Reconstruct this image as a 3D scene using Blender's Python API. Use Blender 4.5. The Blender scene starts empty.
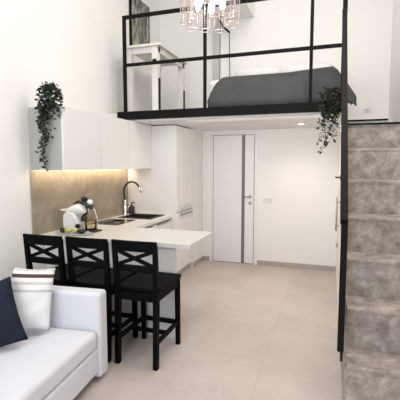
import bpy, bmesh, math, random
from mathutils import Vector, Matrix
random.seed(7)
S = bpy.context.scene
COL = S.collection
PI = math.pi

# ------------------------------------------------------------------ materials
def mat(name, col, rough=0.5, metal=0.0, spec=0.5, bump=0.0, bscale=60, var=0.0, vscale=4.0, coat=0.0):
    m = bpy.data.materials.new(name); m.use_nodes = True
    nt = m.node_tree; b = nt.nodes['Principled BSDF']
    b.inputs['Base Color'].default_value = (*col, 1)
    b.inputs['Roughness'].default_value = rough
    b.inputs['Metallic'].default_value = metal
    b.inputs['Specular IOR Level'].default_value = spec
    b.inputs['Coat Weight'].default_value = coat
    tc = nt.nodes.new('ShaderNodeTexCoord')
    if var:
        n = nt.nodes.new('ShaderNodeTexNoise'); n.inputs['Scale'].default_value = vscale; n.inputs['Detail'].default_value = 5
        r = nt.nodes.new('ShaderNodeValToRGB')
        r.color_ramp.elements[0].position = 0.3; r.color_ramp.elements[1].position = 0.7
        r.color_ramp.elements[0].color = (*[c*(1-var) for c in col], 1)
        r.color_ramp.elements[1].color = (*[min(1, c*(1+var)) for c in col], 1)
        nt.links.new(tc.outputs['Object'], n.inputs['Vector']); nt.links.new(n.outputs['Fac'], r.inputs['Fac'])
        nt.links.new(r.outputs['Color'], b.inputs['Base Color'])
    if bump:
        n = nt.nodes.new('ShaderNodeTexNoise'); n.inputs['Scale'].default_value = bscale; n.inputs['Detail'].default_value = 4
        bp = nt.nodes.new('ShaderNodeBump'); bp.inputs['Strength'].default_value = bump; bp.inputs['Distance'].default_value = 0.01
        nt.links.new(tc.outputs['Object'], n.inputs['Vector']); nt.links.new(n.outputs['Fac'], bp.inputs['Height'])
        nt.links.new(bp.outputs['Normal'], b.inputs['Normal'])
    return m

def ramp_mat(name, stops, scale, detail=6, rough=0.5, distort=0.0, bump=0.0, vein=None, spec=0.5, scale3=(1, 1, 1)):
    m = bpy.data.materials.new(name); m.use_nodes = True
    nt = m.node_tree; b = nt.nodes['Principled BSDF']; L = nt.links
    b.inputs['Roughness'].default_value = rough; b.inputs['Specular IOR Level'].default_value = spec
    tc = nt.nodes.new('ShaderNodeTexCoord'); mp = nt.nodes.new('ShaderNodeMapping'); mp.inputs['Scale'].default_value = scale3
    L.new(tc.outputs['Object'], mp.inputs['Vector'])
    n = nt.nodes.new('ShaderNodeTexNoise'); n.inputs['Scale'].default_value = scale; n.inputs['Detail'].default_value = detail
    n.inputs['Roughness'].default_value = 0.7; n.inputs['Distortion'].default_value = distort
    L.new(mp.outputs['Vector'], n.inputs['Vector'])
    r = nt.nodes.new('ShaderNodeValToRGB'); e = r.color_ramp.elements
    while len(e) < len(stops): e.new(0.5)
    for k, (p, c) in enumerate(stops): e[k].position = p; e[k].color = (*c, 1)
    L.new(n.outputs['Fac'], r.inputs['Fac']); out = r.outputs['Color']
    if vein:
        vscale, vw, vcol, vamt = vein
        n2 = nt.nodes.new('ShaderNodeTexNoise'); n2.inputs['Scale'].default_value = vscale; n2.inputs['Detail'].default_value = 3
        n2.inputs['Distortion'].default_value = 1.2
        L.new(mp.outputs['Vector'], n2.inputs['Vector'])
        s = nt.nodes.new('ShaderNodeMath'); s.operation = 'SUBTRACT'; s.inputs[1].default_value = 0.5
        a = nt.nodes.new('ShaderNodeMath'); a.operation = 'ABSOLUTE'
        mr = nt.nodes.new('ShaderNodeMapRange'); mr.inputs['From Min'].default_value = 0; mr.inputs['From Max'].default_value = vw
        mr.inputs['To Min'].default_value = vamt; mr.inputs['To Max'].default_value = 0
        L.new(n2.outputs['Fac'], s.inputs[0]); L.new(s.outputs[0], a.inputs[0]); L.new(a.outputs[0], mr.inputs['Value'])
        mx = nt.nodes.new('ShaderNodeMix'); mx.data_type = 'RGBA'
        mx.inputs['B'].default_value = (*vcol, 1)
        L.new(mr.outputs['Result'], mx.inputs['Factor']); L.new(out, mx.inputs['A']); out = mx.outputs['Result']
    L.new(out, b.inputs['Base Color'])
    if bump:
        bp = nt.nodes.new('ShaderNodeBump'); bp.inputs['Strength'].default_value = bump; bp.inputs['Distance'].default_value = 0.01
        L.new(n.outputs['Fac'], bp.inputs['Height']); L.new(bp.outputs['Normal'], b.inputs['Normal'])
    return m

def emit(name, col, strength):
    m = bpy.data.materials.new(name); m.use_nodes = True
    b = m.node_tree.nodes['Principled BSDF']
    b.inputs['Base Color'].default_value = (*col, 1)
    b.inputs['Emission Color'].default_value = (*col, 1); b.inputs['Emission Strength'].default_value = strength
    return m

def glassy(name, tint, amount, rough=0.05):
    m = bpy.data.materials.new(name); m.use_nodes = True
    nt = m.node_tree; nt.nodes.remove(nt.nodes['Principled BSDF']); out = nt.nodes['Material Output']
    t = nt.nodes.new('ShaderNodeBsdfTransparent'); t.inputs['Color'].default_value = (*tint, 1)
    g = nt.nodes.new('ShaderNodeBsdfGlossy'); g.inputs['Roughness'].default_value = rough; g.inputs['Color'].default_value = (*tint, 1)
    lw = nt.nodes.new('ShaderNodeLayerWeight'); lw.inputs['Blend'].default_value = amount
    mx = nt.nodes.new('ShaderNodeMixShader')
    nt.links.new(lw.outputs['Fresnel'], mx.inputs['Fac']); nt.links.new(t.outputs[0], mx.inputs[1]); nt.links.new(g.outputs[0], mx.inputs[2])
    nt.links.new(mx.outputs[0], out.inputs['Surface'])
    return m

def tile_mat():
    m = bpy.data.materials.new('floor_stone_tile'); m.use_nodes = True
    nt = m.node_tree; b = nt.nodes['Principled BSDF']; L = nt.links
    tc = nt.nodes.new('ShaderNodeTexCoord')
    br = nt.nodes.new('ShaderNodeTexBrick'); br.offset = 0.5
    for k, v in (('Scale', 1.0), ('Brick Width', 1.2), ('Row Height', 0.6), ('Mortar Size', 0.0035), ('Mortar Smooth', 0.2), ('Bias', 0.0)):
        br.inputs[k].default_value = v
    br.inputs['Color1'].default_value = (0.56, 0.49, 0.455, 1); br.inputs['Color2'].default_value = (0.53, 0.465, 0.43, 1)
    br.inputs['Mortar'].default_value = (0.47, 0.415, 0.38, 1)
    mp = nt.nodes.new('ShaderNodeMapping'); mp.inputs['Rotation'].default_value = (0, 0, PI/2); mp.inputs['Location'].default_value = (0.2, 0.07, 0)
    L.new(tc.outputs['Object'], mp.inputs['Vector']); L.new(mp.outputs['Vector'], br.inputs['Vector'])
    n = nt.nodes.new('ShaderNodeTexNoise'); n.inputs['Scale'].default_value = 1.6; n.inputs['Detail'].default_value = 8; n.inputs['Distortion'].default_value = 0.6
    L.new(tc.outputs['Object'], n.inputs['Vector'])
    r = nt.nodes.new('ShaderNodeValToRGB'); r.color_ramp.elements[0].position = .3; r.color_ramp.elements[1].position = .72
    r.color_ramp.elements[0].color = (.9, .9, .9, 1); r.color_ramp.elements[1].color = (1.1, 1.1, 1.1, 1)
    L.new(n.outputs['Fac'], r.inputs['Fac'])
    mu = nt.nodes.new('ShaderNodeMix'); mu.data_type = 'RGBA'; mu.blend_type = 'MULTIPLY'; mu.inputs['Factor'].default_value = 1
    L.new(br.outputs['Color'], mu.inputs['A']); L.new(r.outputs['Color'], mu.inputs['B'])
    n2 = nt.nodes.new('ShaderNodeTexNoise'); n2.inputs['Scale'].default_value = 1.1; n2.inputs['Detail'].default_value = 4; n2.inputs['Distortion'].default_value = 1.5
    L.new(tc.outputs['Object'], n2.inputs['Vector'])
    s = nt.nodes.new('ShaderNodeMath'); s.operation = 'SUBTRACT'; s.inputs[1].default_value = .5
    a = nt.nodes.new('ShaderNodeMath'); a.operation = 'ABSOLUTE'
    mr = nt.nodes.new('ShaderNodeMapRange'); mr.inputs['From Max'].default_value = .008; mr.inputs['To Min'].default_value = .3; mr.inputs['To Max'].default_value = 0
    L.new(n2.outputs['Fac'], s.inputs[0]); L.new(s.outputs[0], a.inputs[0]); L.new(a.outputs[0], mr.inputs['Value'])
    mx = nt.nodes.new('ShaderNodeMix'); mx.data_type = 'RGBA'; mx.inputs['B'].default_value = (.70, .65, .62, 1)
    L.new(mr.outputs['Result'], mx.inputs['Factor']); L.new(mu.outputs['Result'], mx.inputs['A'])
    L.new(mx.outputs['Result'], b.inputs['Base Color'])
    b.inputs['Roughness'].default_value = 0.42; b.inputs['Specular IOR Level'].default_value = .35
    return m

def stripe_mat(name, base, stripes, axis='Z'):
    """fabric with woven stripes along the object's local axis: stripes = [(pos, colour)...], constant ramp over -0.25..0.25 m"""
    m = bpy.data.materials.new(name); m.use_nodes = True
    nt = m.node_tree; b = nt.nodes['Principled BSDF']; L = nt.links
    tc = nt.nodes.new('ShaderNodeTexCoord'); sx = nt.nodes.new('ShaderNodeSeparateXYZ'); L.new(tc.outputs['Object'], sx.inputs[0])
    mr = nt.nodes.new('ShaderNodeMapRange'); mr.inputs['From Min'].default_value = -.25; mr.inputs['From Max'].default_value = .25
    L.new(sx.outputs[axis], mr.inputs['Value'])
    r = nt.nodes.new('ShaderNodeValToRGB'); r.color_ramp.interpolation = 'CONSTANT'; e = r.color_ramp.elements
    while len(e) < len(stripes): e.new(0.5)
    for k, (p, c) in enumerate(stripes): e[k].position = p; e[k].color = (*c, 1)
    L.new(mr.outputs['Result'], r.inputs['Fac']); L.new(r.outputs['Color'], b.inputs['Base Color'])
    b.inputs['Roughness'].default_value = .9; b.inputs['Specular IOR Level'].default_value = .15
    n = nt.nodes.new('ShaderNodeTexNoise'); n.inputs['Scale'].default_value = 220
    bp = nt.nodes.new('ShaderNodeBump'); bp.inputs['Strength'].default_value = .25; bp.inputs['Distance'].default_value = .004
    L.new(tc.outputs['Object'], n.inputs['Vector']); L.new(n.outputs['Fac'], bp.inputs['Height']); L.new(bp.outputs['Normal'], b.inputs['Normal'])
    return m

M = dict(
    wall=mat('wall_paint', (.87, .86, .84), .85, spec=.2, bump=.05, bscale=180, var=.01),
    ceil=mat('ceiling_paint', (.82, .81, .80), .9, spec=.2, bump=.03, bscale=150),
    floor=tile_mat(),
    skirt=ramp_mat('skirting_tile', [(.3, (.40, .355, .32)), (.7, (.46, .41, .37))], 6, rough=.5),
    white=mat('white_lacquer', (.80, .79, .775), .28, spec=.45, var=.008, vscale=2),
    counter=mat('worktop_white', (.70, .685, .66), .3, spec=.4, var=.02, vscale=30),
    doorw=mat('door_white', (.84, .835, .835), .35, var=.006),
    doorline=mat('door_gap', (.32, .32, .33), .6),
    metal=mat('black_steel', (.0085, .008, .0075), .55, spec=.08, bump=.03, bscale=200),
    metalg=mat('graphite_steel', (.02, .021, .02), .55, spec=.12, bump=.03, bscale=200),
    black=mat('black_stained_wood', (.0024, .0024, .0028), .6, spec=.07, bump=.05, bscale=90, var=.15, vscale=12),
    blackp=mat('black_plastic', (.012, .011, .012), .35, var=.05),
    granite=mat('black_granite_composite', (.013, .012, .012), .5, var=.3, vscale=150),
    hob=mat('hob_glass', (.02, .019, .018), .06, spec=.6, var=.04),
    chrome=mat('brushed_chrome', (.72, .71, .70), .22, metal=1, var=.02),
    steel=mat('satin_steel', (.42, .42, .42), .35, metal=1, var=.03),
    strip=mat('door_inlay', (.17, .165, .16), .4, var=.03),
    greyp=mat('grey_glass_panel', (.43, .43, .395), .4, spec=.3, var=.01),
    splash=ramp_mat('backsplash_marble', [(.28, (.19, .155, .115)), (.45, (.285, .24, .182)), (.6, (.345, .295, .232)), (.75, (.44, .385, .315))], 3.6, 8, .3, distort=.4, vein=(1.7, .006, (.55, .50, .44), .35)),
    stone=ramp_mat('stair_stone', [(.33, (.205, .175, .15)), (.45, (.31, .268, .235)), (.54, (.385, .34, .302)), (.66, (.53, .48, .435))], 10, 12, .55, distort=.2, bump=.06, vein=(2.2, .006, (.24, .205, .18), .2), spec=.2),
    sofa=mat('sofa_white_fabric', (.70, .71, .75), .95, spec=.1, bump=.22, bscale=260, var=.015, vscale=8),
    navy=mat('navy_velvet', (.017, .022, .036), .9, spec=.15, bump=.3, bscale=240, var=.12, vscale=14),
    blanket=mat('charcoal_blanket', (.085, .088, .088), .92, spec=.12, bump=.25, bscale=140, var=.12, vscale=5),
    sheet=mat('white_bedding', (.80, .80, .80), .95, spec=.1, bump=.12, bscale=40),
    desk=mat('desk_white', (.74, .72, .67), .45, var=.01),
    leaf=mat('dark_ivy_leaf', (.022, .032, .020), .55, spec=.3, var=.45, vscale=35),
    stem=mat('ivy_stem', (.03, .035, .02), .7, var=.2, vscale=30),
    pot=mat('dark_pot', (.02, .02, .02), .6, var=.2, vscale=20),
    glass=glassy('clear_glass', (.98, .97, .97), .12),
    tank=glassy('smoked_tank', (.80, .74, .62), .3),
    pink=mat('rose_chrome', (.66, .55, .53), .3, metal=.5, var=.02),
    bulb=emit('lit_bulb', (1, .93, .86), 9),
    led=emit('led_strip', (1, .84, .60), 6),
    spot=emit('downlight_lens', (1, .95, .88), 14),
    machine=mat('machine_white', (.83, .82, .82), .22, coat=.3, var=.006),
    tray=mat('tray_ceramic', (.52, .51, .50), .25, var=.03),
    lemon=mat('lemon_skin', (.50, .50, .17), .45, bump=.2, bscale=90, var=.12, vscale=18),
    avocado=mat('avocado_skin', (.018, .018, .012), .5, bump=.3, bscale=70, var=.3, vscale=25),
    socket=mat('white_socket', (.74, .73, .71), .4, var=.01),
    plinth=mat('plinth_grey', (.52, .51, .50), .5, var=.02),
)

def bark_mat():
    m = bpy.data.materials.new('forest_print'); m.use_nodes = True
    nt = m.node_tree; b = nt.nodes['Principled BSDF']; L = nt.links
    tc = nt.nodes.new('ShaderNodeTexCoord')
    def noise(sc3, scale, stops):
        mp = nt.nodes.new('ShaderNodeMapping'); mp.inputs['Scale'].default_value = sc3
        n = nt.nodes.new('ShaderNodeTexNoise'); n.inputs['Scale'].default_value = scale; n.inputs['Detail'].default_value = 6
        r = nt.nodes.new('ShaderNodeValToRGB'); e = r.color_ramp.elements
        while len(e) < len(stops): e.new(.5)
        for k, (p, c) in enumerate(stops): e[k].position = p; e[k].color = (*c, 1)
        L.new(tc.outputs['Object'], mp.inputs[0]); L.new(mp.outputs[0], n.inputs['Vector']); L.new(n.outputs['Fac'], r.inputs['Fac'])
        return r.outputs['Color']
    trunks = noise((1, 1, .22), 22, [(.36, (.03, .03, .028)), (.47, (.11, .11, .10)), (.56, (.28, .27, .26)), (.66, (.6, .59, .57))])
    green = noise((1, 1, .5), 14, [(.42, (.05, .055, .03)), (.52, (.2, .24, .09)), (.64, (.5, .54, .3))])
    sx = nt.nodes.new('ShaderNodeSeparateXYZ'); L.new(tc.outputs['Object'], sx.inputs[0])
    mr = nt.nodes.new('ShaderNodeMapRange'); mr.inputs['From Min'].default_value = .75; mr.inputs['From Max'].default_value = .1
    mr.inputs['To Min'].default_value = 0; mr.inputs['To Max'].default_value = .65
    L.new(sx.outputs['Z'], mr.inputs['Value'])
    mx = nt.nodes.new('ShaderNodeMix'); mx.data_type = 'RGBA'
    L.new(mr.outputs['Result'], mx.inputs['Factor']); L.new(trunks, mx.inputs['A']); L.new(green, mx.inputs['B'])
    L.new(mx.outputs['Result'], b.inputs['Base Color']); b.inputs['Roughness'].default_value = .7
    return m
M['print'] = bark_mat()
w = (.80, .79, .77)
M['stripe'] = stripe_mat('striped_cotton', w, [(0, (.78, .79, .80)), (.60, (.52, .53, .55)), (.63, w), (.70, (.56, .56, .57)), (.735, w), (.795, (.095, .06, .06)), (.845, w), (.885, (.60, .60, .60)), (.91, w)])

# ------------------------------------------------------------------ mesh helpers
def new(): return bmesh.new()

def box(bm, a, b, bev=0.0, seg=2):
    a, b = [min(p, q) for p, q in zip(a, b)], [max(p, q) for p, q in zip(a, b)]
    r = bmesh.ops.create_cube(bm, size=1)
    for v in r['verts']:
        v.co = Vector([a[i] + (v.co[i] + .5) * (b[i] - a[i]) for i in range(3)])
    if bev:
        es = {e for v in r['verts'] for e in v.link_edges}
        bmesh.ops.bevel(bm, geom=list(es), offset=bev, segments=seg, profile=.5, affect='EDGES')
    return bm

def bar(bm, p, q, w, d=None, w2=None, d2=None, up=(0, 0, 1)):
    """square bar from p to q, optional taper"""
    p, q = Vector(p), Vector(q); d = w if d is None else d; w2 = w if w2 is None else w2; d2 = d if d2 is None else d2
    t = (q - p).normalized(); u = Vector(up)
    if abs(t.dot(u)) > .95: u = Vector((0, 1, 0))
    s = t.cross(u).normalized(); n = s.cross(t).normalized()
    vs = []
    for c, ww, dd in ((p, w, d), (q, w2, d2)):
        for i, j in ((-1, -1), (1, -1), (1, 1), (-1, 1)):
            vs.append(bm.verts.new(c + s * i * ww / 2 + n * j * dd / 2))
    for f in ((3, 2, 1, 0), (4, 5, 6, 7), (0, 1, 5, 4), (1, 2, 6, 5), (2, 3, 7, 6), (3, 0, 4, 7)):
        bm.faces.new([vs[k] for k in f])
    return bm

def tube(bm, pts, r, n=10, caps=True):
    pts = [Vector(p) for p in pts]; rings = []; prev = None
    rr = r if isinstance(r, (list, tuple)) else [r] * len(pts)
    for i, p in enumerate(pts):
        t = (pts[min(i + 1, len(pts) - 1)] - pts[max(i - 1, 0)]).normalized()
        if prev is None:
            u = Vector((0, 0, 1)) if abs(t.z) < .9 else Vector((1, 0, 0)); s = t.cross(u).normalized()
        else: s = (prev - t * prev.dot(t)).normalized()
        prev = s; k = t.cross(s)
        rings.append([bm.verts.new(p + (s * math.cos(a) + k * math.sin(a)) * rr[i]) for a in [2 * PI * j / n for j in range(n)]])
    for a, b in zip(rings, rings[1:]):
        for j in range(n): bm.faces.new((a[j], a[(j + 1) % n], b[(j + 1) % n], b[j])).smooth = True
    if caps: bm.faces.new(rings[0][::-1]); bm.faces.new(rings[-1])
    return bm

def lathe(bm, prof, c=(0, 0, 0), n=24, sx=1, sy=1):
    rings = []
    for r, z in prof:
        rings.append([bm.verts.new((c[0] + max(r, 1e-4) * sx * math.cos(2 * PI * j / n), c[1] + max(r, 1e-4) * sy * math.sin(2 * PI * j / n), c[2] + z)) for j in range(n)])
    for a, b in zip(rings, rings[1:]):
        for j in range(n): bm.faces.new((a[j], a[(j + 1) % n], b[(j + 1) % n], b[j])).smooth = True
    bm.faces.new(rings[0][::-1]); bm.faces.new(rings[-1])
    return bm

def ellipsoid(bm, c, r, rot=None, u=20, v=12, pw=1.0):
    res = bmesh.ops.create_uvsphere(bm, u_segments=u, v_segments=v, radius=1)
    R = rot or Matrix.Identity(3)
    for vt in res['verts']:
        co = vt.co.copy()
        if pw != 1: co = Vector([math.copysign(abs(x) ** pw, x) for x in co])
        vt.co = Vector(c) + R @ Vector((co.x * r[0], co.y * r[1], co.z * r[2]))
    for f in {f for vt in res['verts'] for f in vt.link_faces}: f.smooth = True
    return bm

def prism(bm, poly, axis, a, b):
    """extrude a 2D polygon along an axis between a and b"""
    def P(u, v, t): return {'x': (t, u, v), 'y': (u, t, v), 'z': (u, v, t)}[axis]
    A = [bm.verts.new(P(u, v, a)) for u, v in poly]; B = [bm.verts.new(P(u, v, b)) for u, v in poly]
    bm.faces.new(A); bm.faces.new(B[::-1]); n = len(poly)
    for i in range(n): bm.faces.new((A[i], B[i], B[(i + 1) % n], A[(i + 1) % n]))
    bmesh.ops.recalc_face_normals(bm, faces=bm.faces[:])
    return bm

# ------------------------------------------------------------------ object helpers
def root_loc(o):
    v = Vector((0, 0, 0))
    while o: v += o.location; o = o.parent
    return v

def obj(name, bm, m, parent=None, origin=None, smooth=False):
    """bm is in world coordinates; the object is placed under parent (unrotated while building)"""
    me = bpy.data.meshes.new(name)
    bmesh.ops.recalc_face_normals(bm, faces=bm.faces[:])
    if origin is None:
        if parent is None:
            xs = [v.co for v in bm.verts]
            origin = Vector(((min(c.x for c in xs) + max(c.x for c in xs)) / 2, (min(c.y for c in xs) + max(c.y for c in xs)) / 2, min(c.z for c in xs)))
        else: origin = root_loc(parent)
    origin = Vector(origin)
    bmesh.ops.translate(bm, verts=bm.verts[:], vec=-origin)
    if smooth:
        for f in bm.faces: f.smooth = True
    bm.to_mesh(me); bm.free(); me.materials.append(m)
    o = bpy.data.objects.new(name, me); COL.objects.link(o)
    if parent: o.parent = parent; o.location = origin - root_loc(parent)
    else: o.location = origin
    return o

def thing(name, label, cat, loc, group=None):
    o = bpy.data.objects.new(name, None); COL.objects.link(o); o.empty_display_size = .1
    o.location = loc; o['label'] = label; o['category'] = cat
    if group: o['group'] = group
    return o

def tag(o, label, cat, group=None):
    o['label'] = label; o['category'] = cat
    if group: o['group'] = group
    return o

def struct(name, bm, m, parent=None, label=None, cat=None):
    o = obj(name, bm, m, parent)
    if parent is None:
        o['kind'] = 'structure'; o['label'] = label or name.replace('_', ' '); o['category'] = cat or name.split('_')[0]
    return o

# ------------------------------------------------------------------ key dimensions
XL, XR, YF, YN, ZC = -2.745, .74, 6.01, -1.6, 4.7
ZS, ZD = 2.14, 2.262           # loft underside and deck
YL = 4.417                      # loft front edge
XU = .115                       # wall under the stairs

# ------------------------------------------------------------------ setting
struct('floor', box(new(), (XL - .1, YN - .1, -.1), (XR + .1, YF + .1, 0)), M['floor'], None, 'greige stone tiled floor of the whole studio', 'floor')
b = new(); box(b, (XL - .1, YN, 0), (XL, YF, ZC))
struct('wall_left', b, M['wall'], None, 'white left wall behind the kitchen and sofa', 'wall')
struct('trim_4', box(new(), (XL, 5.517, 0), (-1.99, YF, ZS)), M['wall'], None, 'white wall pier between the tall cabinet and the door wall', 'wall')
struct('wall_back', box(new(), (XL - .1, YF, 0), (XR + .1, YF + .1, ZC)), M['wall'], None, 'white far wall behind the entrance door and bed', 'wall')
struct('wall_right', box(new(), (XR, YN, 0), (XR + .1, YF, ZC)), M['wall'], None, 'white wall along the right of the stairs', 'wall')
b = new(); WX0, WX1, WZ0, WZ1 = -2.6, .1, .25, 4.4
box(b, (XL - .1, YN - .1, 0), (WX0, YN, ZC)); box(b, (WX1, YN - .1, 0), (XR + .1, YN, ZC))
box(b, (WX0, YN - .1, 0), (WX1, YN, WZ0)); box(b, (WX0, YN - .1, WZ1), (WX1, YN, ZC))
struct('wall_front', b, M['wall'], None, 'white window wall behind the camera', 'wall')
struct('ceiling', box(new(), (XL - .1, YN - .1, ZC), (XR + .1, YF + .1, ZC + .1)), M['ceil'], None, 'white high ceiling over the studio and loft', 'ceiling')
b = new(); t = .05
for x in (WX0 + t / 2, WX1 - t / 2, (WX0 + WX1) / 2): box(b, (x - t / 2, YN - .08, WZ0), (x + t / 2, YN - .02, WZ1))
for z in (WZ0 + t / 2, WZ1 - t / 2, 2.5): box(b, (WX0, YN - .079, z - t / 2), (WX1, YN - .021, z + t / 2))
wn = struct('window_1', b, M['white'], None, 'tall white framed window behind the camera', 'window')
struct('pane', box(new(), (WX0 + t, YN - .052, WZ0 + t), (WX1 - t, YN - .048, WZ1 - t)), M['glass'], wn)

# wall below the stairs (closet side), follows the stair slope
SR, SG, SY = .291, .273, 2.57
YC = SY + 3 * SG
poly = [(YC, 0), (YF, 0), (YF, ZS), (YL + .02, ZS), (YL + .02, 7 * SR - .12), (SY + 6 * SG, 7 * SR - .12), (YC, 3 * SR)]
struct('wall_under_stairs', prism(new(), poly, 'x', XU, XU + .02), M['wall'], None, 'white closet wall under the staircase', 'wall')

b = new(); box(b, (-1.075, YF - .012, 0), (XU, YF, .075))
struct('baseboard_back', b, M['skirt'], None, 'greige tile skirting right of the door', 'baseboard')
b = new(); box(b, (-1.99, 5.53, 0), (-1.978, YF - .012, .075)); box(b, (-1.99, YF - .012, 0), (-1.875, YF, .075))
struct('baseboard_left', b, M['skirt'], None, 'greige tile skirting left of the door', 'baseboard')

# wall relief on the far wall of the loft
struct('trim_1', box(new(), (-1.62, 5.47, 3.82), (-1.17, YF, ZC), .004), M['wall'], None, 'white boxed soffit high on the loft wall', 'trim')
struct('trim_2', box(new(), (-1.69, YF - .03, ZD), (-1.105, YF, 3.82), .003), M['wall'], None, 'shallow white pilaster on the loft wall', 'trim')
struct('trim_3', box(new(), (-1.795, 5.93, ZD), (-1.70, YF, ZC), .003), M['plinth'], None, 'narrow grey column on the loft wall', 'trim')

# entrance door
dx0, dx1, dz = -1.812, -1.135, 2.067
b = new(); box(b, (dx0 - .055, YF - .006, 0), (dx0 - .004, YF, dz + .045)); box(b, (dx1 + .004, YF - .006, 0), (dx1 + .055, YF, dz + .045)); box(b, (dx0 - .004, YF - .006, dz + .004), (dx1 + .004, YF, dz + .045))
dr = struct('door_1', b, M['doorw'], None, 'white flush entrance door with dark vertical inlay', 'door')
b = new(); box(b, (dx0 - .004, YF - .004, 0), (dx0 + .008, YF, dz + .004)); box(b, (dx1 - .008, YF - .004, 0), (dx1 + .004, YF, dz + .004)); box(b, (dx0 + .008, YF - .004, dz - .008), (dx1 - .008, YF, dz + .004)); box(b, (dx0 + .008, YF - .004, 0), (dx1 - .008, YF, .014))
struct('door_gap', b, M['doorline'], dr)
struct('door_leaf', box(new(), (dx0 + .008, YF - .010, .014), (dx1 - .008, YF, dz - .008)), M['doorw'], dr)
struct('door_inlay', box(new(), (-1.335, YF - .013, .014), (-1.285, YF - .0101, dz - .008)), M['strip'], dr)
b = new(); tube(b, [(-1.198, YF - .011, 1.09), (-1.198, YF - .02, 1.09)], .027, 20); tube(b, [(-1.198, YF - .02, 1.09), (-1.198, YF - .06, 1.09)], .010, 12)
tube(b, [(-1.193, YF - .058, 1.09), (-1.25, YF - .058, 1.092), (-1.315, YF - .055, 1.088)], .010, 12)
struct('door_handle', b, M['steel'], dr)
struct('lock_rosette', tube(new(), [(-1.198, YF - .011, .985), (-1.198, YF - .02, .985)], .027, 20), M['steel'], dr)

# ------------------------------------------------------------------ light switch, sockets and fittings on walls
def plate(name, label, cat, c, n, w, h):
    """wall plate with a rocker; n is the outward axis"""
    t = thing(name, label, cat, c); x, y, z = c
    def bx(w, h, d0, d1, bev):
        bm = new()
        if n == '-y': box(bm, (x - w / 2, y - d1, z - h / 2), (x + w / 2, y - d0, z + h / 2), bev)
        else: box(bm, (x - d1, y - w / 2, z - h / 2), (x - d0, y + w / 2, z + h / 2), bev)
        return bm
    obj('plate', bx(w, h, 0, .008, .002), M['socket'], t)
    return t, bx
t, bx = plate('light_switch', 'white light switch plate on the wall right of the door', 'switch', (-.92, YF, 1.034), '-y', .14, .08)
obj('rocker', bx(.055, .05, .008, .013, .002), M['white'], t)
t, bx = plate('power_socket', 'white double power socket low on the wall above the landing', 'socket', (.464, YF, 2.36), '-y', .10, .07)
obj('outlet', bx(.04, .04, .008, .012, .001), M['plinth'], t)
t, bx = plate('power_socket', 'small beige socket on the closet wall under the stairs', 'socket', (XU, 4.9, .62), '-x', .08, .085)
obj('outlet', bx(.045, .05, .008, .03, .002), M['skirt'], t)
t, bx = plate('wall_sensor', 'small white box high on the closet wall beside the hanging plant', 'sensor', (XU, 4.6, 2.0), '-x', .08, .11)
obj('cover', bx(.065, .09, .008, .03, .004), M['socket'], t)
t = thing('coat_hook', 'small black hook on the closet wall under the stairs', 'hook', (XU, 4.9, 1.44))
obj('plate', box(new(), (XU - .008, 4.87, 1.41), (XU, 4.93, 1.47), .002), M['blackp'], t)
obj('prong', tube(new(), [(XU - .008, 4.9, 1.445), (XU - .045, 4.9, 1.44), (XU - .06, 4.9, 1.455)], .010, 10), M['blackp'], t)
t = thing('pull_handle', 'long vertical satin pull handle on the closet wall', 'handle', (XU, 4.75, .80))
for z in (.88, 1.16): obj('mount', tube(new(), [(XU, 4.75, z), (XU - .035, 4.75, z)], .007, 10), M['steel'], t)
obj('grip', tube(new(), [(XU - .035, 4.75, .82), (XU - .035, 4.75, 1.22)], .010, 12), M['steel'], t)

# downlight under the loft
t = thing('downlight', 'round recessed downlight in the ceiling under the loft', 'light', (-.385, 5.3, ZS - .012))
b = new(); lathe(b, [(.052, .0), (.052, .012), (.034, .012), (.034, .002)], (-.385, 5.3, ZS - .012), 28); obj('trim_ring', b, M['white'], t)
obj('lens', lathe(new(), [(.033, 0), (.033, .004)], (-.385, 5.3, ZS - .0125), 24), M['spot'], t)

# ------------------------------------------------------------------ loft
t = thing('loft_platform', 'white loft floor slab with a black front beam above the kitchen', 'loft', (-1.3, YL, ZS))
b = new(); box(b, (XL, YL, ZS), (XU, YF, ZD - .01)); obj('slab', b, M['ceil'], t)
obj('front_beam', box(new(), (-2.595, YL - .055, ZS + .022), (XU + .0, YL, ZD), .003), M['metal'], t)
obj('deck', box(new(), (XL, YL, ZD - .01), (XU, YF, ZD)), M['plinth'], t)

t = thing('loft_railing', 'black steel railing with two rails along the loft edge', 'railing', (-1.2, YL, ZD))
ry = YL - .03
for x, w in ((-2.485, .036), (-1.428, .032), (-.232, .034), (.094, .046)):
    obj('post', box(new(), (x - w / 2, ry - .02, ZD), (x + w / 2, ry + .02, 3.43 if x < 0 else ZC), .002), M['metal'], t)
obj('rail', box(new(), (-2.503, ry - .019, 3.392), (.09, ry + .019, 3.43), .002), M['metal'], t)
obj('rail', box(new(), (-2.485, ry - .017, 2.817), (.09, ry + .017, 2.852), .002), M['metal'], t)

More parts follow.
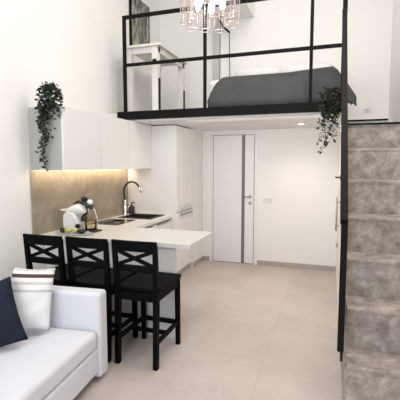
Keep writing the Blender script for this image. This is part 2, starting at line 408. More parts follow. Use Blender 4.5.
# ------------------------------------------------------------------ stairs
st = thing('staircase', 'closed stone clad staircase climbing along the right wall', 'stairs', ((XU + XR) / 2, SY, 0))
x0, x1 = .136, XR
for k in range(7):
    y0 = SY + k * SG; z0, z1 = k * SR, (k + 1) * SR
    if k == 6: z1 = 2.0
    b = new(); y1 = SY + (k + 1) * SG + .03 if k < 6 else 5.6
    box(b, (x0, y0, z1 - .03), (x1, y1, z1), .006)
    box(b, (x0, y0 + .006, z0 - (.01 if k else 0)), (x1, y0 + .03, z1 - .029))
    if k == 6: box(b, (x0, 5.57, z1 - .02), (x1, 5.6, 2.0))
    obj('step' if k < 6 else 'landing', b, M['stone'], st)
obj('nosing', box(new(), (x0, SY + 6 * SG - .012, 1.99), (x1, SY + 6 * SG + .02, 2.008), .002), M['metal'], st)['label'] = 'thin black nosing of the landing'
poly = [(SY + .012, 0), (YC, 0), (YC, 3 * SR - .035), (SY + 2 * SG + .012, 3 * SR - .035), (SY + 2 * SG + .012, 2 * SR - .035), (SY + SG + .012, 2 * SR - .035), (SY + SG + .012, SR - .035), (SY + .012, SR - .035)]
obj('side_panel', prism(new(), poly, 'x', x0 - .014, x0 - .0005), M['stone'], st)
pl = thing('upper_step', 'white upper step with dark nosing at the end of the landing', 'step', (.43, 5.75, 2.0))
obj('riser', box(new(), (x0, 5.601, 1.98), (x1 - .001, YF, 2.172)), M['wall'], pl)
obj('nosing', box(new(), (x0, 5.58, 2.172), (.69, 5.66, 2.192), .003), M['metal'], pl)

t = thing('stair_railing', 'black steel stair railing with newel post and sloping handrail', 'railing', (.095, SY, 0))
obj('newel_post', box(new(), (.074, SY, .375), (.114, SY + .045, 1.26), .002), M['metal'], t)
slope = SR / SG
ye = YL - .055
obj('handrail', bar(new(), (.089, SY - .02, 1.235), (.089, ye, 1.235 + slope * (ye - SY + .02)), .046, .05), M['metal'], t)
obj('stringer', prism(new(), [(SY + .045, .29), (SY + .045, .42), (ye, .40 + slope * (ye - SY - .04)), (ye, .15 + slope * (ye - SY - .04))], 'x', .094, .112), M['metalg'], t)
for k in range(1, 6):
    y = SY + .3 * k + .02; zb = .34 + slope * (y - SY - .04)
    obj('baluster', box(new(), (.094, y - .009, zb), (.106, y + .009, 1.235 + slope * (y - SY)), .001), M['metal'], t)

# ------------------------------------------------------------------ kitchen
ZW = .9; XW = -2.053; YB0, YB1, XB = 3.075, 3.768, -1.137; YT = 4.855
b = new()   # L-shaped worktop, built round the sink cut-out
sx0, sx1, sy0, sy1 = -2.60, -2.17, 4.40, 4.80
box(b, (XL, YB0, ZW - .036), (XB, YB1, ZW))
box(b, (XL, YB1, ZW - .036), (XW, sy0, ZW)); box(b, (XL, sy1, ZW - .036), (XW, YT, ZW))
box(b, (XL, sy0, ZW - .036), (sx0, sy1, ZW)); box(b, (sx1, sy0, ZW - .036), (XW, sy1, ZW))
tag(obj('worktop', b, M['counter']), 'white L shaped worktop with breakfast bar end', 'worktop')
t = thing('breakfast_bar', 'white front panel of the breakfast bar behind the stools', 'breakfast bar', (-2.0, 3.16, 0))
obj('panel', box(new(), (XL + .0, 3.15, 0), (-1.31, 3.19, ZW - .036), .001), M['white'], t)
obj('plinth', box(new(), (XL + .0, 3.19, 0), (-1.33, 3.21, .08)), M['plinth'], t)

# base units under the worktop
def base_unit(y0, y1, label):
    t = thing('base_cabinet', label, 'cabinet', ((XL + XW) / 2, (y0 + y1) / 2, 0), 'base cabinets under the worktop')
    xf = -2.075; b = new()
    box(b, (XL, y0, .1), (xf - .02, y0 + .016, ZW - .037)); box(b, (XL, y1 - .016, .1), (xf - .02, y1, ZW - .037)); box(b, (XL, y0 + .016, .1), (xf - .02, y1 - .016, .116)); box(b, (XL, y0 + .016, .116), (XL + .008, y1 - .016, ZW - .037))
    obj('body', b, M['white'], t)
    obj('plinth', box(new(), (XL, y0, 0), (-2.13, y1, .099)), M['plinth'], t)
    for z0, z1 in ((.104, .36), (.364, .62), (.624, .835)):
        d = obj('drawer', box(new(), (xf - .019, y0 + .002, z0), (xf, y1 - .002, z1), .002), M['white'], t)
        if z1 > .8:
            obj('handle', box(new(), (xf - .002, y0 + .08, z1 - .012), (xf + .018, y1 - .08, z1 + .002), .001), M['steel'], d)
    obj('grip_rail', box(new(), (xf - .03, y0 + .002, .838), (xf - .012, y1 - .002, ZW - .038)), M['steel'], t)
base_unit(3.81, 4.33, 'white drawer unit under the hob beside the bar')
base_unit(4.332, YT - .002, 'white drawer unit under the black sink')

# tall cabinet
t = thing('tall_cabinet', 'tall white cabinet with two doors at the end of the worktop', 'cabinet', (-2.37, (YT + 5.517) / 2, 0))
xf = -1.99; y0, y1 = YT, 5.513
b = new(); box(b, (XL, y0, .1), (xf - .021, y0 + .018, 2.125)); box(b, (XL, y1 - .018, .1), (xf - .021, y1, 2.125)); box(b, (XL, y0 + .018, .1), (xf - .021, y1 - .018, .118)); box(b, (XL, y0 + .018, 2.107), (xf - .021, y1 - .018, 2.125)); box(b, (XL, y0 + .018, .118), (XL + .01, y1 - .018, 2.107))
obj('body', b, M['white'], t)
obj('plinth', box(new(), (XL, y0, 0), (-2.045, y1, .099)), M['plinth'], t)
for z0, z1, hz, hm in ((.938, 2.122, .985, 'chrome'), (.104, .930, .895, 'steel')):
    d = obj('door', box(new(), (xf - .02, y0 + .001, z0), (xf, y1 - .001, z1), .0025), M['white'], t)
    b = new(); bar(b, (xf + .03, y0 + .12, hz), (xf + .03, y1 - .10, hz), .016, .02)
    for y in (y0 + .15, y1 - .13): bar(b, (xf, y, hz), (xf + .03, y, hz), .010)
    obj('handle', b, M[hm], d)

# upper cabinets
ZU0, ZU1, XUF = 1.548, 2.134, -2.352
ys = [2.992, 3.612, 4.232, YT - .002]
for k in range(3):
    y0, y1 = ys[k], ys[k + 1] - .002
    lab = ['white wall cabinet with grey end panel beneath the trailing plant', 'middle white wall cabinet over the hob', 'white wall cabinet touching the tall cabinet over the sink'][k]
    t = thing('wall_cabinet', lab, 'cabinet', ((XL + XUF) / 2, (y0 + y1) / 2, ZU0), 'white wall cabinets over the worktop')
    b = new(); xb = XUF - .021
    ya = y0 + .008 if k == 0 else y0
    box(b, (XL, ya, ZU0), (xb, ya + .016, ZU1)); box(b, (XL, y1 - .016, ZU0), (xb, y1, ZU1)); box(b, (XL, ya + .016, ZU0), (xb, y1 - .016, ZU0 + .016)); box(b, (XL, ya + .016, ZU1 - .016), (xb, y1 - .016, ZU1)); box(b, (XL, ya + .016, ZU0 + .016), (XL + .008, y1 - .016, ZU1 - .016))
    obj('body', b, M['white'], t)
    obj('door', box(new(), (XUF - .02, y0 + .0008, ZU0 - .006), (XUF, y1 - .0008, ZU1), .0015), M['white'], t)
    if k == 0:
        obj('end_panel', box(new(), (XL, y0, ZU0 - .006), (XUF - .0205, y0 + .0078, ZU1), .001), M['greyp'], t)['label'] = 'grey glass end panel'
    obj('led_strip', box(new(), (XL + .07, y0 + (.03 if k == 0 else .001), ZU0 - .008), (XL + .085, y1 - .001, ZU0 - .0005)), M['led'], t)['label'] = 'warm glowing light strip'

tag(obj('backsplash', box(new(), (XL, 2.985, ZW), (XL + .012, YT, ZU0)), M['splash']), 'beige brown marble backsplash between worktop and wall cabinets', 'backsplash')

# hob
t = thing('hob', 'black glass hob on the worktop before the sink', 'hob', (-2.44, 4.05, ZW))
obj('glass_top', box(new(), (-2.67, 3.83, ZW), (-2.30, 4.27, ZW + .006), .002), M['hob'], t)
b = new()
for y, r in ((3.94, .075), (4.14, .09)):
    lathe(b, [(r, 0), (r, .0006), (r - .004, .0006), (r - .004, 0)], (-2.48, y, ZW + .006), 32)
obj('cooking_zone', b, M['plinth'], t)

# sink
t = thing('kitchen_sink', 'black composite sink set into the worktop beside the tall cabinet', 'sink', (-2.385, 4.6, ZW))
b = new(); o_ = .022; h = .009
for A, B in (((sx0 - o_, sy0 - o_), (sx1 + o_, sy0 + .012)), ((sx0 - o_, sy1 - .012), (sx1 + o_, sy1 + o_)), ((sx0 - o_, sy0 + .012), (sx0 + .012, sy1 - .012)), ((sx1 - .012, sy0 + .012), (sx1 + o_, sy1 - .012))):
    box(b, (*A, ZW + .0003), (*B, ZW + h))
obj('rim', b, M['granite'], t)
b = new(); zb = ZW - .17
box(b, (sx0 + .003, sy0 + .003, zb), (sx1 - .003, sy1 - .003, zb + .008))
for A, B in (((sx0 + .003, sy0 + .003), (sx1 - .003, sy0 + .011)), ((sx0 + .003, sy1 - .011), (sx1 - .003, sy1 - .003)), ((sx0 + .003, sy0 + .011), (sx0 + .011, sy1 - .011)), ((sx1 - .011, sy0 + .011), (sx1 - .003, sy1 - .011))):
    box(b, (*A, zb + .008), (*B, ZW + .0002))
obj('basin', b, M['granite'], t)
obj('drain', lathe(new(), [(.04, 0), (.04, .003), (.02, .004)], (-2.385, 4.6, zb + .008), 24), M['chrome'], t)

# faucet
fx, fy = -2.695, 4.70
t = thing('kitchen_faucet', 'kitchen faucet with chrome base and curved black hose spout', 'faucet', (fx, fy, ZW))
obj('base', lathe(new(), [(.028, 0), (.028, .008), (.019, .012), (.019, .20), (.015, .21)], (fx, fy, ZW), 24), M['chrome'], t)
b = new(); pts = []
for i in range(25):
    a = PI * (1.0 - i / 24 * .86)
    pts.append((fx + .105 + .125 * math.cos(a) + .004, fy, 1.225 + .135 * math.sin(a)))
pts = [(fx, fy, ZW + .21), (fx - .012, fy, ZW + .27)] + pts
obj('hose', tube(b, pts, .0125, 14), M['blackp'], t)
e = Vector(pts[-1]); d = (e - Vector(pts[-2])).normalized()
obj('spray_head', tube(new(), [e - d * .005, e + d * .03, e + d * .075], [.013, .017, .016], 16), M['chrome'], t)
lv = obj('lever', tube(new(), [(fx + .02, fy, ZW + .085), (fx + .045, fy, ZW + .09), (fx + .06, fy, ZW + .13)], [.012, .011, .006], 12), M['chrome'], t)

# soap dispenser
t = thing('soap_dispenser', 'squat black soap dispenser next to the faucet', 'soap dispenser', (-2.645, 4.84, ZW))
cx, cy = -2.655, 4.81
t.location = (cx, cy, ZW + .0095)
obj('bottle', lathe(new(), [(.036, 0), (.038, .01), (.038, .09), (.028, .105), (.014, .11)], (cx, cy, ZW + .0095), 24), M['blackp'], t)
obj('pump', tube(new(), [(cx, cy, ZW + .118), (cx, cy, ZW + .155), (cx + .012, cy, ZW + .165), (cx + .045, cy, ZW + .160)], .008, 10), M['blackp'], t)

# coffee machine on the bar, facing right
mc = Vector((-2.497, 3.388, ZW))
t = thing('coffee_machine', 'white capsule coffee machine with black head on the bar', 'coffee machine', mc)
def mp(x, y, z): return (mc.x + x, mc.y + y, mc.z + z)
b = new()   # rounded drum base
prof = [(-.145, .0), (-.15, .10), (-.145, .17), (-.11, .205), (-.04, .205), (.0, .175), (.03, .12), (.038, .06), (.036, 0)]
prism(b, [(mc.x + u, mc.z + v) for u, v in prof], 'y', mc.y - .075, mc.y + .075)
bmesh.ops.bevel(b, geom=b.edges[:], offset=.014, segments=3, profile=.5, affect='EDGES'); obj('body', b, M['machine'], t, smooth=False)
b = new()   # wing shaped housing rising from the tail to the head
for i in range(1):
    secs = []
    path = [(-.228, .213, .006, .02), (-.20, .212, .010, .035), (-.13, .215, .020, .055), (-.06, .225, .045, .066), (.0, .235, .066, .070), (.05, .238, .066, .066), (.085, .228, .048, .056), (.105, .215, .02, .03)]
    for x, z, hz, hy in path:
        secs.append([b.verts.new(mp(x, hy * math.cos(a), z + hz * math.sin(a))) for a in [2 * PI * j / 20 for j in range(20)]])
    for A, B in zip(secs, secs[1:]):
        for j in range(20): b.faces.new((A[j], A[(j + 1) % 20], B[(j + 1) % 20], B[j])).smooth = True
    b.faces.new(secs[0][::-1]); b.faces.new(secs[-1])
obj('housing', b, M['machine'], t)
b = new(); secs = []   # black band over the head
for x, z, hz, hy in [(-.03, .285, .018, .045), (.03, .315, .024, .058), (.09, .305, .034, .06), (.145, .27, .034, .052), (.165, .25, .02, .03)]:
    secs.append([b.verts.new(mp(x, hy * math.cos(a), z + hz * math.sin(a))) for a in [2 * PI * j / 18 for j in range(18)]])
for A, B in zip(secs, secs[1:]):
    for j in range(18): b.faces.new((A[j], A[(j + 1) % 18], B[(j + 1) % 18], B[j])).smooth = True
b.faces.new(secs[0][::-1]); b.faces.new(secs[-1]); obj('head_band', b, M['blackp'], t)
obj('knob', ellipsoid(new(), mp(.075, 0, .345), (.034, .034, .022)), M['blackp'], t)
obj('nose', ellipsoid(new(), mp(.142, 0, .305), (.028, .036, .03)), M['machine'], t)
obj('nozzle', tube(new(), [mp(.075, 0, .25), mp(.085, 0, .19), mp(.06, 0, .155)], [.03, .028, .016], 16), M['blackp'], t)
obj('capsule_holder', box(new(), mp(.045, -.03, .105), mp(.085, .03, .16), .006), M['blackp'], t)
obj('water_tank', lathe(new(), [(.058, 0), (.062, .09), (.06, .095)], mp(.125, .03, .018), 24), M['tank'], t)
obj('drip_tray', box(new(), mp(.055, -.07, 0), mp(.235, .07, .018), .006), M['blackp'], t)
b = new(); tube(b, [mp(.155, .0, .27), mp(.20, .0, .22), mp(.222, .0, .14), mp(.225, .0, .018)], .004, 8); obj('tank_rail', b, M['chrome'], t)
obj('dial', tube(new(), [mp(.04, -.07, .06), mp(.04, -.088, .06)], .026, 20), M['blackp'], t)

# tray with fruit in front of the machine
tc_ = Vector((-2.42, 3.20, ZW))
t = thing('oval_tray', 'shallow grey oval tray of fruit in front of the coffee machine', 'tray', tc_)
obj('dish', lathe(new(), [(.10, 0), (.15, .004), (.165, .018), (.160, .020), (.145, .009), (.001, .007)], tc_, 36, sx=1.25, sy=.62), M['tray'], t)
for (dx, dy, lab, nm, m, r, cat) in ((-.135, .0, 'dark avocado at the left end of the oval tray', 'avocado', 'avocado', (.036, .028, .026), 'fruit'),
                                 (-.062, -.012, 'yellow green lemon next to the dark avocado on the tray', 'lemon', 'lemon', (.036, .028, .028), 'fruit'),
                                 (.01, .008, 'yellow lemon in the middle of the oval tray', 'lemon', 'lemon', (.038, .028, .027), 'fruit'),
                                 (.09, -.008, 'long dark avocado at the right end of the oval tray', 'avocado', 'avocado', (.05, .028, .026), 'fruit')):
    b = new(); c = Vector((tc_.x + dx, tc_.y + dy, tc_.z + .008 + r[2]))
    ellipsoid(b, c, r)
    for v in b.verts:                   # pointed / pear end
        u = (v.co.x - c.x) / r[0]
        if nm == 'lemon' and abs(u) > .85: v.co.x += math.copysign(.006, u)
        if nm == 'avocado' and u > 0: v.co.y = c.y + (v.co.y - c.y) * (1 - .35 * u); 
    ft = thing(nm, lab, cat, (c.x, c.y, c.z - r[2]))
    obj('fruit_body', b, M[m], ft)
    obj('stem', tube(new(), [(c.x + r[0] - .003, c.y, c.z), (c.x + r[0] + .008, c.y, c.z + .003)], .003, 8), M['stem'], ft)

# ------------------------------------------------------------------ bar stools
def make_stool():
    t = thing('bar_stool', '', 'bar stool', (0, 0, 0), 'black bar stools at the breakfast bar')
    m = M['black']; hw = .168
    for s in (-1, 1):       # rear legs run up into the back posts
        b = new(); bar(b, (s * hw, -.235, 0), (s * hw, -.215, .60), .036, .042, .038, .05, (0, 1, 0)); bar(b, (s * hw, -.215, .595), (s * (hw + .008), -.248, .985), .036, .046, .032, .03, (0, 1, 0))
        obj('leg', b, m, t)
        b = new(); bar(b, (s * hw, .225, 0), (s * hw, .215, .60), .034, .036, .040, .042, (0, 1, 0)); obj('leg', b, m, t)
    b = new(); box(b, (-.195, -.225, .600), (.195, .255, .634), .012, 3); obj('seat', b, m, t)
    b = new(); box(b, (-.16, .205, .53), (.16, .228, .600)); box(b, (-.16, -.228, .53), (.16, -.205, .600))
    for s in (-1, 1): box(b, (s * .158, -.2, .53), (s * .178, .2, .600))
    obj('apron', b, m, t)
    b = new()               # bowed top rail
    n = 8
    prev = None
    for i in range(n + 1):
        u = -1 + 2 * i / n; x = u * .19; y = -.248 - .012 * (1 - u * u)
        ring = [b.verts.new((x, y + dy - (z - .97) * .2, z)) for dy, z in ((-.013, .928), (.013, .928), (.013, 1.012), (-.013, 1.012))]
        if prev:
            for j in range(4): b.faces.new((prev[j], prev[(j + 1) % 4], ring[(j + 1) % 4], ring[j]))
        else: b.faces.new(ring[::-1])
        prev = ring
    b.faces.new(prev); obj('top_rail', b, m, t)
    obj('lower_rail', bar(new(), (-hw, -.232, .79), (hw, -.232, .79), .022, .05), m, t)
    for s in (-1, 1):
        obj('cross_slat', bar(new(), (-s * .160, -.234 + s * .004, .812), (s * .165, -.246 + s * .004, .935), .014, .03), m, t)
        obj('stretcher', bar(new(), (s * hw, -.21, .205), (s * hw, .205, .205), .022, .036), m, t)
    obj('footrest', bar(new(), (-hw, .215, .205), (hw, .215, .205), .026, .036), m, t)
    obj('stretcher', bar(new(), (-hw, -.02, .205), (hw, -.02, .205), .022, .034), m, t)
    return t
def dup(o):
    r = o.copy(); COL.objects.link(r)
    for ch in list(o.children):
        c = ch.copy(); COL.objects.link(c); c.parent = r
    return r
st0 = make_stool()
SL = ['black cross-back bar stool farthest right at the bar end', 'black cross-back bar stool standing between the two others', 'black cross-back bar stool nearest the left wall behind the sofa']
for k, x in enumerate((-1.415, -1.835, -2.255)):
    o = st0 if k == 0 else dup(st0)
    o['label'] = SL[k]; o.location = (x, 2.84 - .012 * k, 0)

# ------------------------------------------------------------------ sofa
t = thing('sofa', 'white fabric sofa with low arm in the left foreground', 'sofa', (-1.555, 2.425, 0))
SX = -1.555; y0 = .55; y1 = 2.425
m = M['sofa']
obj('base', box(new(), (-2.70, y0, .075), (SX - .02, y1 - .12, .265), .02, 3), m, t)
obj('arm', box(new(), (-2.70, y1 - .125, .035), (SX, y1, .672), .025, 4), m, t)
obj('backrest', box(new(), (-2.72, y0, .20), (-2.50, y1 - .126, .70), .03, 4), m, t)
obj('arm', box(new(), (-2.70, y0 - .125, .035), (SX, y0, .672), .03, 4), m, t)
ym = 1.36
b = new(); box(b, (-2.50, ym + .005, .266), (SX - .015, y1 - .128, .400), .035, 4); obj('seat_cushion', b, m, t)
b = new(); box(b, (-2.50, y0 + .005, .266), (SX - .015, ym - .005, .400), .035, 4); obj('seat_cushion', b, m, t)
for a, c in ((ym + .01, y1 - .135), (y0 + .01, ym - .01)):
    b = new(); box(b, (-2.46, a, .405), (-2.26, c, .86), .06, 5)
    for v in b.verts: v.co.x -= (v.co.z - .40) * .12
    obj('back_cushion', b, m, t)
for x, y in ((SX - .16, y1 - .07), (SX - .16, y0 - .06), (-2.62, y1 - .07), (-2.62, y0 - .06)):
    obj('foot', lathe(new(), [(.022, 0), (.028, .036)], (x, y, 0), 16), M['blackp'], t)

t.rotation_euler = (0, 0, math.radians(6))

# cushions
def pillow(name, label, m, c, u, lean, w, h, th, roll=0.0):
    """square cushion: u = horizontal right direction, leaning back by lean radians"""
    b = new(); N = 18; V = {}
    for side in (1, -1):
        for i in range(N + 1):
            for j in range(N + 1):
                a, q = -1 + 2 * i / N, -1 + 2 * j / N
                edge = i in (0, N) or j in (0, N)
                if side == -1 and edge: V[(side, i, j)] = V[(1, i, j)]; continue
                puff = max(0, (1 - abs(a) ** 2.6) * (1 - abs(q) ** 2.6)) ** .5
                pin = 1 - .07 * (1 - abs(a) ** 2) * (abs(q) ** 3); pin2 = 1 - .07 * (1 - abs(q) ** 2) * (abs(a) ** 3)
                wr = .006 * math.sin(5 * a + 3 * q) * (1 - puff) + .004 * math.sin(9 * q - 4 * a)
                V[(side, i, j)] = b.verts.new((a * w / 2 * pin2, -side * (th / 2 * puff + (wr if not edge else 0)), q * h / 2 * pin))
        for i in range(N):
            for j in range(N):
                f = b.faces.new([V[(side, *k)] for k in ((i, j), (i + 1, j), (i + 1, j + 1), (i, j + 1))]); f.smooth = True
    o = obj(name, b, m, None, origin=(0, 0, 0))
    u = Vector(u).normalized(); back = Vector((-u.y, u.x, 0))      # +y local points backwards
    R = Matrix((u, back, Vector((0, 0, 1)))).transposed()
    R = R @ Matrix.Rotation(-lean, 3, 'X') @ Matrix.Rotation(roll, 3, 'Y')
    o.matrix_world = Matrix.Translation(c) @ R.to_4x4()
    tag(o, label, 'cushion')
    return o
pillow('cushion', 'white cushion with dark and grey stripes leaning at the sofa arm', M['stripe'], (-1.968, 2.105, .652), (.68, .73, 0), .20, .285, .44, .12, .15)
pillow('cushion', 'plain dark navy cushion in front of the striped cushion', M['navy'], (-2.075, 1.80, .605), (.78, .62, 0), .25, .44, .43, .14, -.24)

# ------------------------------------------------------------------ loft furniture
t = thing('bed', 'low bed under a charcoal blanket on the loft', 'bed', (-.65, 5.3, ZD))
obj('base', box(new(), (-1.42, 4.62, ZD), (.08, YF - .03, ZD + .16), .01), M['sheet'], t)
obj('mattress', box(new(), (-1.47, 4.60, ZD + .16), (.10, YF - .035, ZD + .37), .07, 5), M['sheet'], t)
# blanket: profile across the front edge swept along the bed
b = new(); NX, prof = 46, []
prof = [(4.535, ZD + .02), (4.53, ZD + .10), (4.535, ZD + .20), (4.545, ZD + .29), (4.575, ZD + .355), (4.64, ZD + .385), (4.8, ZD + .39), (5.1, ZD + .395), (5.35, ZD + .40)]
rows = []
for i in range(NX + 1):
    u = i / NX; x = -1.44 + 1.60 * u; row = []
    # ends hang down
    dl = max(0, (-1.24 - x) / .23); drr = max(0, (x - .0) / .16)
    for j, (y, z) in enumerate(prof):
        zz = z - (.33 * dl ** 2.2 if z > ZD + .1 else 0) * min(1, (z - ZD) / .37)
        zz -= (.34 * drr ** 1.1) * min(1, (z - ZD) / .3) - .03 * min(1, max(0, (x + .5) / .5)) * (j > 3)
        k = math.sin(x * 21) * .5 + math.sin(x * 9.3 + 1) * .5 + (.8 if 0 < math.sin(x * 3.7 + .4) < .25 else 0)
        amp = .026 * max(0, 1 - j / 5.5)
        xx = x + (.075 * drr if j < 6 else .06 * drr)
        if x > .0: zz = max(zz, ZD - .05)
        row.append(b.verts.new((xx, y + k * amp, max(zz, ZD + .004 if xx < .135 else ZD - .04))))
    rows.append(row)
for A, B in zip(rows, rows[1:]):
    for j in range(len(prof) - 1): b.faces.new((A[j], B[j], B[j + 1], A[j + 1])).smooth = True
bl = obj('blanket', b, M['blanket'], t)
sm = bl.modifiers.new('thickness', 'SOLIDIFY'); sm.thickness = .012; sm.offset = 1
b = new(); box(b, (-1.42, 5.25, ZD + .37), (.09, YF - .04, ZD + .55), .07, 5); obj('duvet', b, M['sheet'], t)
tag_p = [(-1.05, 'white pillow on the bed beside the grey column'), (-.32, 'white pillow on the bed end near the stairs')]
for x, lab in tag_p:
    b = new(); ellipsoid(b, (x, 5.76, ZD + .642), (.34, .20, .09), None, 28, 16, .7)
    tag(obj('bed_pillow', b, M['sheet']), lab, 'pillow')

t = thing('side_table', 'white table along the left wall of the loft', 'table', (-2.30, 5.0, ZD))
zt = 3.10
obj('tabletop', box(new(), (-2.56, 4.47, zt - .03), (-2.04, 5.46, zt), .004), M['desk'], t)
b = new(); box(b, (-2.52, 4.52, zt - .10), (-2.10, 4.535, zt - .03)); box(b, (-2.10, 4.52, zt - .10), (-2.085, 5.42, zt - .03)); obj('apron', b, M['desk'], t)
for x, y in ((-2.125, 4.535), (-2.125, 5.40), (-2.50, 4.535), (-2.50, 5.40)):
    lg = obj('leg', box(new(), (x - .04, y - .04, ZD), (x + .04, y + .04, zt - .03), .003), M['desk'], t)
    if x > -2.3: obj('edge_strip', box(new(), (x + .0405, y - .02, ZD), (x + .05, y + .02, ZD + .42)), M['metal'], lg)
obj('clip', box(new(), (-2.15, 4.485, zt - .22), (-2.10, 4.494, zt - .19)), M['metal'], t)

t = thing('forest_picture', 'tall picture of dark tree trunks on the wall above the loft table', 'picture', (-2.73, 5.28, 3.2))
obj('canvas', box(new(), (XL, 5.0, 3.2), (-2.712, 5.58, 4.0)), M['print'], t, origin=(-2.73, 5.28, zt))
obj('edge', box(new(), (XL, 4.985, 3.2), (-2.708, 4.999, 4.0)), M['metal'], t)

# reading lamp cable on the loft wall
t = thing('wall_cable', 'thin black cable hanging from the grey column down to the bed', 'cable', (-1.5, 5.9, 2.8))
obj('arm', tube(new(), [(-1.70, 5.92, 3.82), (-1.62, 5.9, 3.70), (-1.53, 5.9, 3.61)], .016, 10), M['metal'], t)
obj('cord', tube(new(), [(-1.53, 5.9, 3.62), (-1.525, 5.9, 3.3), (-1.515, 5.9, 2.85)], .006, 8), M['metal'], t)

# ------------------------------------------------------------------ trailing plants
def trailing(name, label, base, crown, strands, seed, n_crown, leaf=.030, pot=None):
    rnd = random.Random(seed)
    t = thing(name, label, 'plant', base)
    lb = new(); sb = new()
    def leaf_at(p, size):
        d = Vector((rnd.uniform(-1, 1), rnd.uniform(-1, .4), rnd.uniform(-.9, .5))).normalized()
        s = d.cross(Vector((rnd.uniform(-1, 1), rnd.uniform(-1, 1), rnd.uniform(-1, 1)))).normalized(); nrm = d.cross(s)
        P = [p, p + d * size * .45 + s * size * .36 + nrm * size * .10, p + d * size * 1.1, p + d * size * .45 - s * size * .36 + nrm * size * .10, p + d * size * .5 - nrm * size * .05]
        v = [lb.verts.new(q) for q in P]
        for f in ((0, 1, 4), (1, 2, 4), (2, 3, 4), (3, 0, 4)): lb.faces.new([v[k] for k in f])
    (cx, cy, cz), (rx, ry_, rz) = crown
    for k in range(n_crown):
        a = rnd.uniform(0, 2 * PI); r = rnd.random() ** .4; zz = rnd.uniform(-1, 1)
        q = math.sqrt(max(0, 1 - zz * zz * .8))
        leaf_at(Vector((cx + rx * r * q * math.cos(a), cy + ry_ * r * q * math.sin(a), cz + rz * zz)), leaf * rnd.uniform(.8, 1.35))
    for k in range(14):
        a = rnd.uniform(0, 2 * PI)
        tube(sb, [(cx, cy, cz - rz * .6), (cx + .5 * rx * math.cos(a), cy + .5 * ry_ * math.sin(a), cz + rz * .5), (cx + .9 * rx * math.cos(a), cy + .9 * ry_ * math.sin(a), cz + rz * rnd.uniform(-.3, .9))], .0022, 5)
    for (x0, y0, z0, x1, y1, z1, dens) in strands:
        p0, p1 = Vector((x0, y0, z0)), Vector((x1, y1, z1)); n = max(4, int((p1 - p0).length / .03)); pts = []
        for i in range(n + 1):
            f = i / n
            pts.append(p0.lerp(p1, f) + Vector((.016 * math.sin(f * 9 + seed + x0 * 40), .012 * math.sin(f * 7 + x1 * 30), 0)))
        tube(sb, pts, .002, 5)
        for p in pts:
            for q in range(dens):
                leaf_at(p + Vector((rnd.gauss(0, .013), rnd.gauss(0, .011), rnd.uniform(-.012, .012))), leaf * rnd.uniform(.7, 1.15))
    if pot:
        px, py, pz = pot
        obj('pot', lathe(new(), [(.035, 0), (.05, .085), (.045, .085), (.042, .07)], (px, py, pz), 20), M['pot'], t)
    obj('foliage', lb, M['leaf'], t); obj('stems', sb, M['stem'], t)
    return t
px, py = -2.50, 3.05
trailing('trailing_plant', 'dark trailing plant hanging from the grey ended wall cabinet', (px, py, ZU1 + .001), ((-2.475, 2.98, 2.18), (.14, .08, .155)),
         [(-2.55, 2.93, 2.10, -2.530, 2.95, 1.72, 2), (-2.51, 2.93, 2.1, -2.505, 2.95, 1.60, 2), (-2.50, 2.92, 2.1, -2.520, 2.945, 1.56, 2), (-2.54, 2.92, 2.1, -2.545, 2.95, 1.80, 3), (-2.48, 2.92, 2.1, -2.50, 2.95, 1.86, 3), (-2.57, 2.93, 2.12, -2.560, 2.95, 1.90, 2), (-2.46, 2.93, 2.12, -2.475, 2.95, 1.93, 2), (-2.53, 2.93, 2.1, -2.55, 2.95, 1.66, 2)],
         3, 430, leaf=.037)
trailing('trailing_plant', 'dark trailing plant hanging from the loft beam beside the stairs', (-.02, 4.34, ZD), ((-.01, 4.30, 2.235), (.135, .06, .15)),
         [(-.06, 4.29, 2.15, -.085, 4.29, 1.72, 2), (-.03, 4.29, 2.15, -.05, 4.30, 1.78, 2), (-.10, 4.29, 2.15, -.14, 4.30, 1.98, 2), (0, 4.29, 2.12, .0, 4.30, 1.86, 2), (-.08, 4.29, 2.15, -.115, 4.3, 1.84, 2), (.04, 4.29, 2.15, .05, 4.3, 1.98, 2), (.02, 4.29, 2.15, .02, 4.3, 1.9, 2)],
         11, 330, leaf=.038)

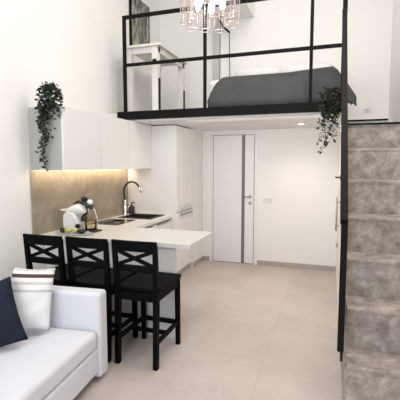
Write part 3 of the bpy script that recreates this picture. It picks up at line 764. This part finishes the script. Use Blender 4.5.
# ------------------------------------------------------------------ chandelier
cc = Vector((-1.0, 3.2, 0)); zb = 2.775
t = thing('chandelier', 'glass rod chandelier with lit bulbs hanging from the ceiling', 'chandelier', (cc.x, cc.y, ZC))
obj('canopy', lathe(new(), [(.07, -.03), (.075, -.01), (.06, 0)], (cc.x, cc.y, ZC), 24), M['chrome'], t)
obj('rod', tube(new(), [(cc.x, cc.y, ZC - .03), (cc.x, cc.y, 3.14)], .008, 10), M['chrome'], t)
b = new()
for z in (3.12,):
    ring = [(cc.x + .235 * math.cos(2 * PI * k / 40), cc.y + .235 * math.sin(2 * PI * k / 40), z) for k in range(41)]
    tube(b, ring, .010, 8, False)
for k in range(4): tube(b, [(cc.x, cc.y, 3.14), (cc.x + .235 * math.cos(PI / 2 * k), cc.y + .235 * math.sin(PI / 2 * k), 3.12)], .006, 8)
obj('frame', b, M['chrome'], t)
for k in range(10):
    a = 2 * PI * k / 10 + .2; c = (cc.x + .205 * math.cos(a), cc.y + .205 * math.sin(a))
    zz = zb + (.012 if k % 2 else 0)
    b = new(); n = 20
    r0 = [b.verts.new((c[0] + .046 * math.cos(2 * PI * j / n), c[1] + .046 * math.sin(2 * PI * j / n), zz)) for j in range(n)]
    r1 = [b.verts.new((c[0] + .046 * math.cos(2 * PI * j / n), c[1] + .046 * math.sin(2 * PI * j / n), 3.11)) for j in range(n)]
    for j in range(n): b.faces.new((r0[j], r0[(j + 1) % n], r1[(j + 1) % n], r1[j])).smooth = True
    g = obj('glass_tube', b, M['glass'], t)
    b = new(); tube(b, [(c[0] + .046 * math.cos(2 * PI * j / n), c[1] + .046 * math.sin(2 * PI * j / n), zz) for j in range(n + 1)], .0028, 6, False)
    for j in range(0, n, 4): tube(b, [(c[0] + .046 * math.cos(2 * PI * j / n), c[1] + .046 * math.sin(2 * PI * j / n), zz) for zz in (zz, 3.11)], .0014, 5)
    obj('rim_wire', b, M['pink'], g)
for k in range(5):
    a = 2 * PI * k / 5 + .5; c = (cc.x + .11 * math.cos(a), cc.y + .11 * math.sin(a), 2.895)
    b = new(); lathe(b, [(.010, 0), (.020, .02), (.026, .05), (.02, .085), (.013, .10)], c, 16); bb = obj('bulb', b, M['bulb'], t)
    obj('socket', tube(new(), [(c[0], c[1], c[2] + .10), (c[0], c[1], 3.12)], .012, 10), M['chrome'], bb)

# ------------------------------------------------------------------ lights
def area(name, loc, target, size, power, col, sy=None, spread=PI):
    l = bpy.data.lights.new(name, 'AREA'); l.energy = power; l.color = col; l.size = size; l.spread = spread
    if sy: l.shape = 'RECTANGLE'; l.size_y = sy
    o = bpy.data.objects.new(name, l); COL.objects.link(o); o.location = loc
    o.rotation_euler = (Vector(target) - Vector(loc)).to_track_quat('-Z', 'Y').to_euler()
    return o
area('window_daylight', ((WX0 + WX1) / 2, YN - .13, 2.35), ((WX0 + WX1) / 2, 5, 2.1), 2.6, 122, (.84, .92, 1.0), 4.0)
area('ceiling_fill', (-.45, 2.8, ZC - .02), (-.45, 2.8, 0), 1.8, 62, (1, .93, .86), 3.6)  # added soft overhead fill to even out the room, no fixture behind it
area('stair_fill', (.42, 2.95, ZC - .02), (.42, 2.95, 0), .3, 26, (1, .92, .84))  # fill added above the stairs to lighten the treads
area('beam_fill', (-.85, 4.50, ZS - .02), (-.85, 4.50, 0), 1.7, 8.5, (1, .90, .80), .04).rotation_euler = (.5, 0, 0)  # added fill hidden behind the loft beam, brightens the area below the loft
area('cabinet_led', (-2.65, 3.92, ZU0 - .016), (-2.65, 3.92, 0), .03, 4.2, (1, .80, .55), 1.78).rotation_euler = (0, .45, 0)
def point(name, loc, power, col, r=.06):
    l = bpy.data.lights.new(name, 'POINT'); l.energy = power; l.color = col; l.shadow_soft_size = r
    o = bpy.data.objects.new(name, l); COL.objects.link(o); o.location = loc
point('chandelier_glow', (cc.x, cc.y, 2.8), 7, (1, .90, .80), .12)
point('loft_fill', (-.9, 4.9, 4.35), 4, (1, .99, .96), .2)  # unseen point fill added to lift the loft walls
l = bpy.data.lights.new('downlight_beam', 'SPOT'); l.energy = 22; l.color = (1, .88, .75); l.spot_size = 2.4; l.spot_blend = .8; l.shadow_soft_size = .05
o = bpy.data.objects.new('downlight_beam', l); COL.objects.link(o); o.location = (-.385, 5.3, ZS - .03)

wd = bpy.data.worlds.new('World'); S.world = wd; wd.use_nodes = True
bg = wd.node_tree.nodes['Background']; bg.inputs['Color'].default_value = (.92, .96, 1, 1); bg.inputs['Strength'].default_value = 1.2

# ------------------------------------------------------------------ camera
F, YAW, P = 384., .3272, .0907
cd = bpy.data.cameras.new('camera'); cam = bpy.data.objects.new('camera', cd); COL.objects.link(cam)
cd.sensor_width = 36; cd.sensor_fit = 'HORIZONTAL'; cd.lens = F / 400 * 36; cd.clip_start = .05
cam.location = (0, 0, 1.59); cam.rotation_euler = (PI / 2 - P, 0, YAW)
S.camera = cam
S.view_settings.view_transform = 'Standard'; S.view_settings.look = 'None'
S.view_settings.exposure = -0.10; S.view_settings.gamma = 1; S.view_settings.use_curve_mapping = False
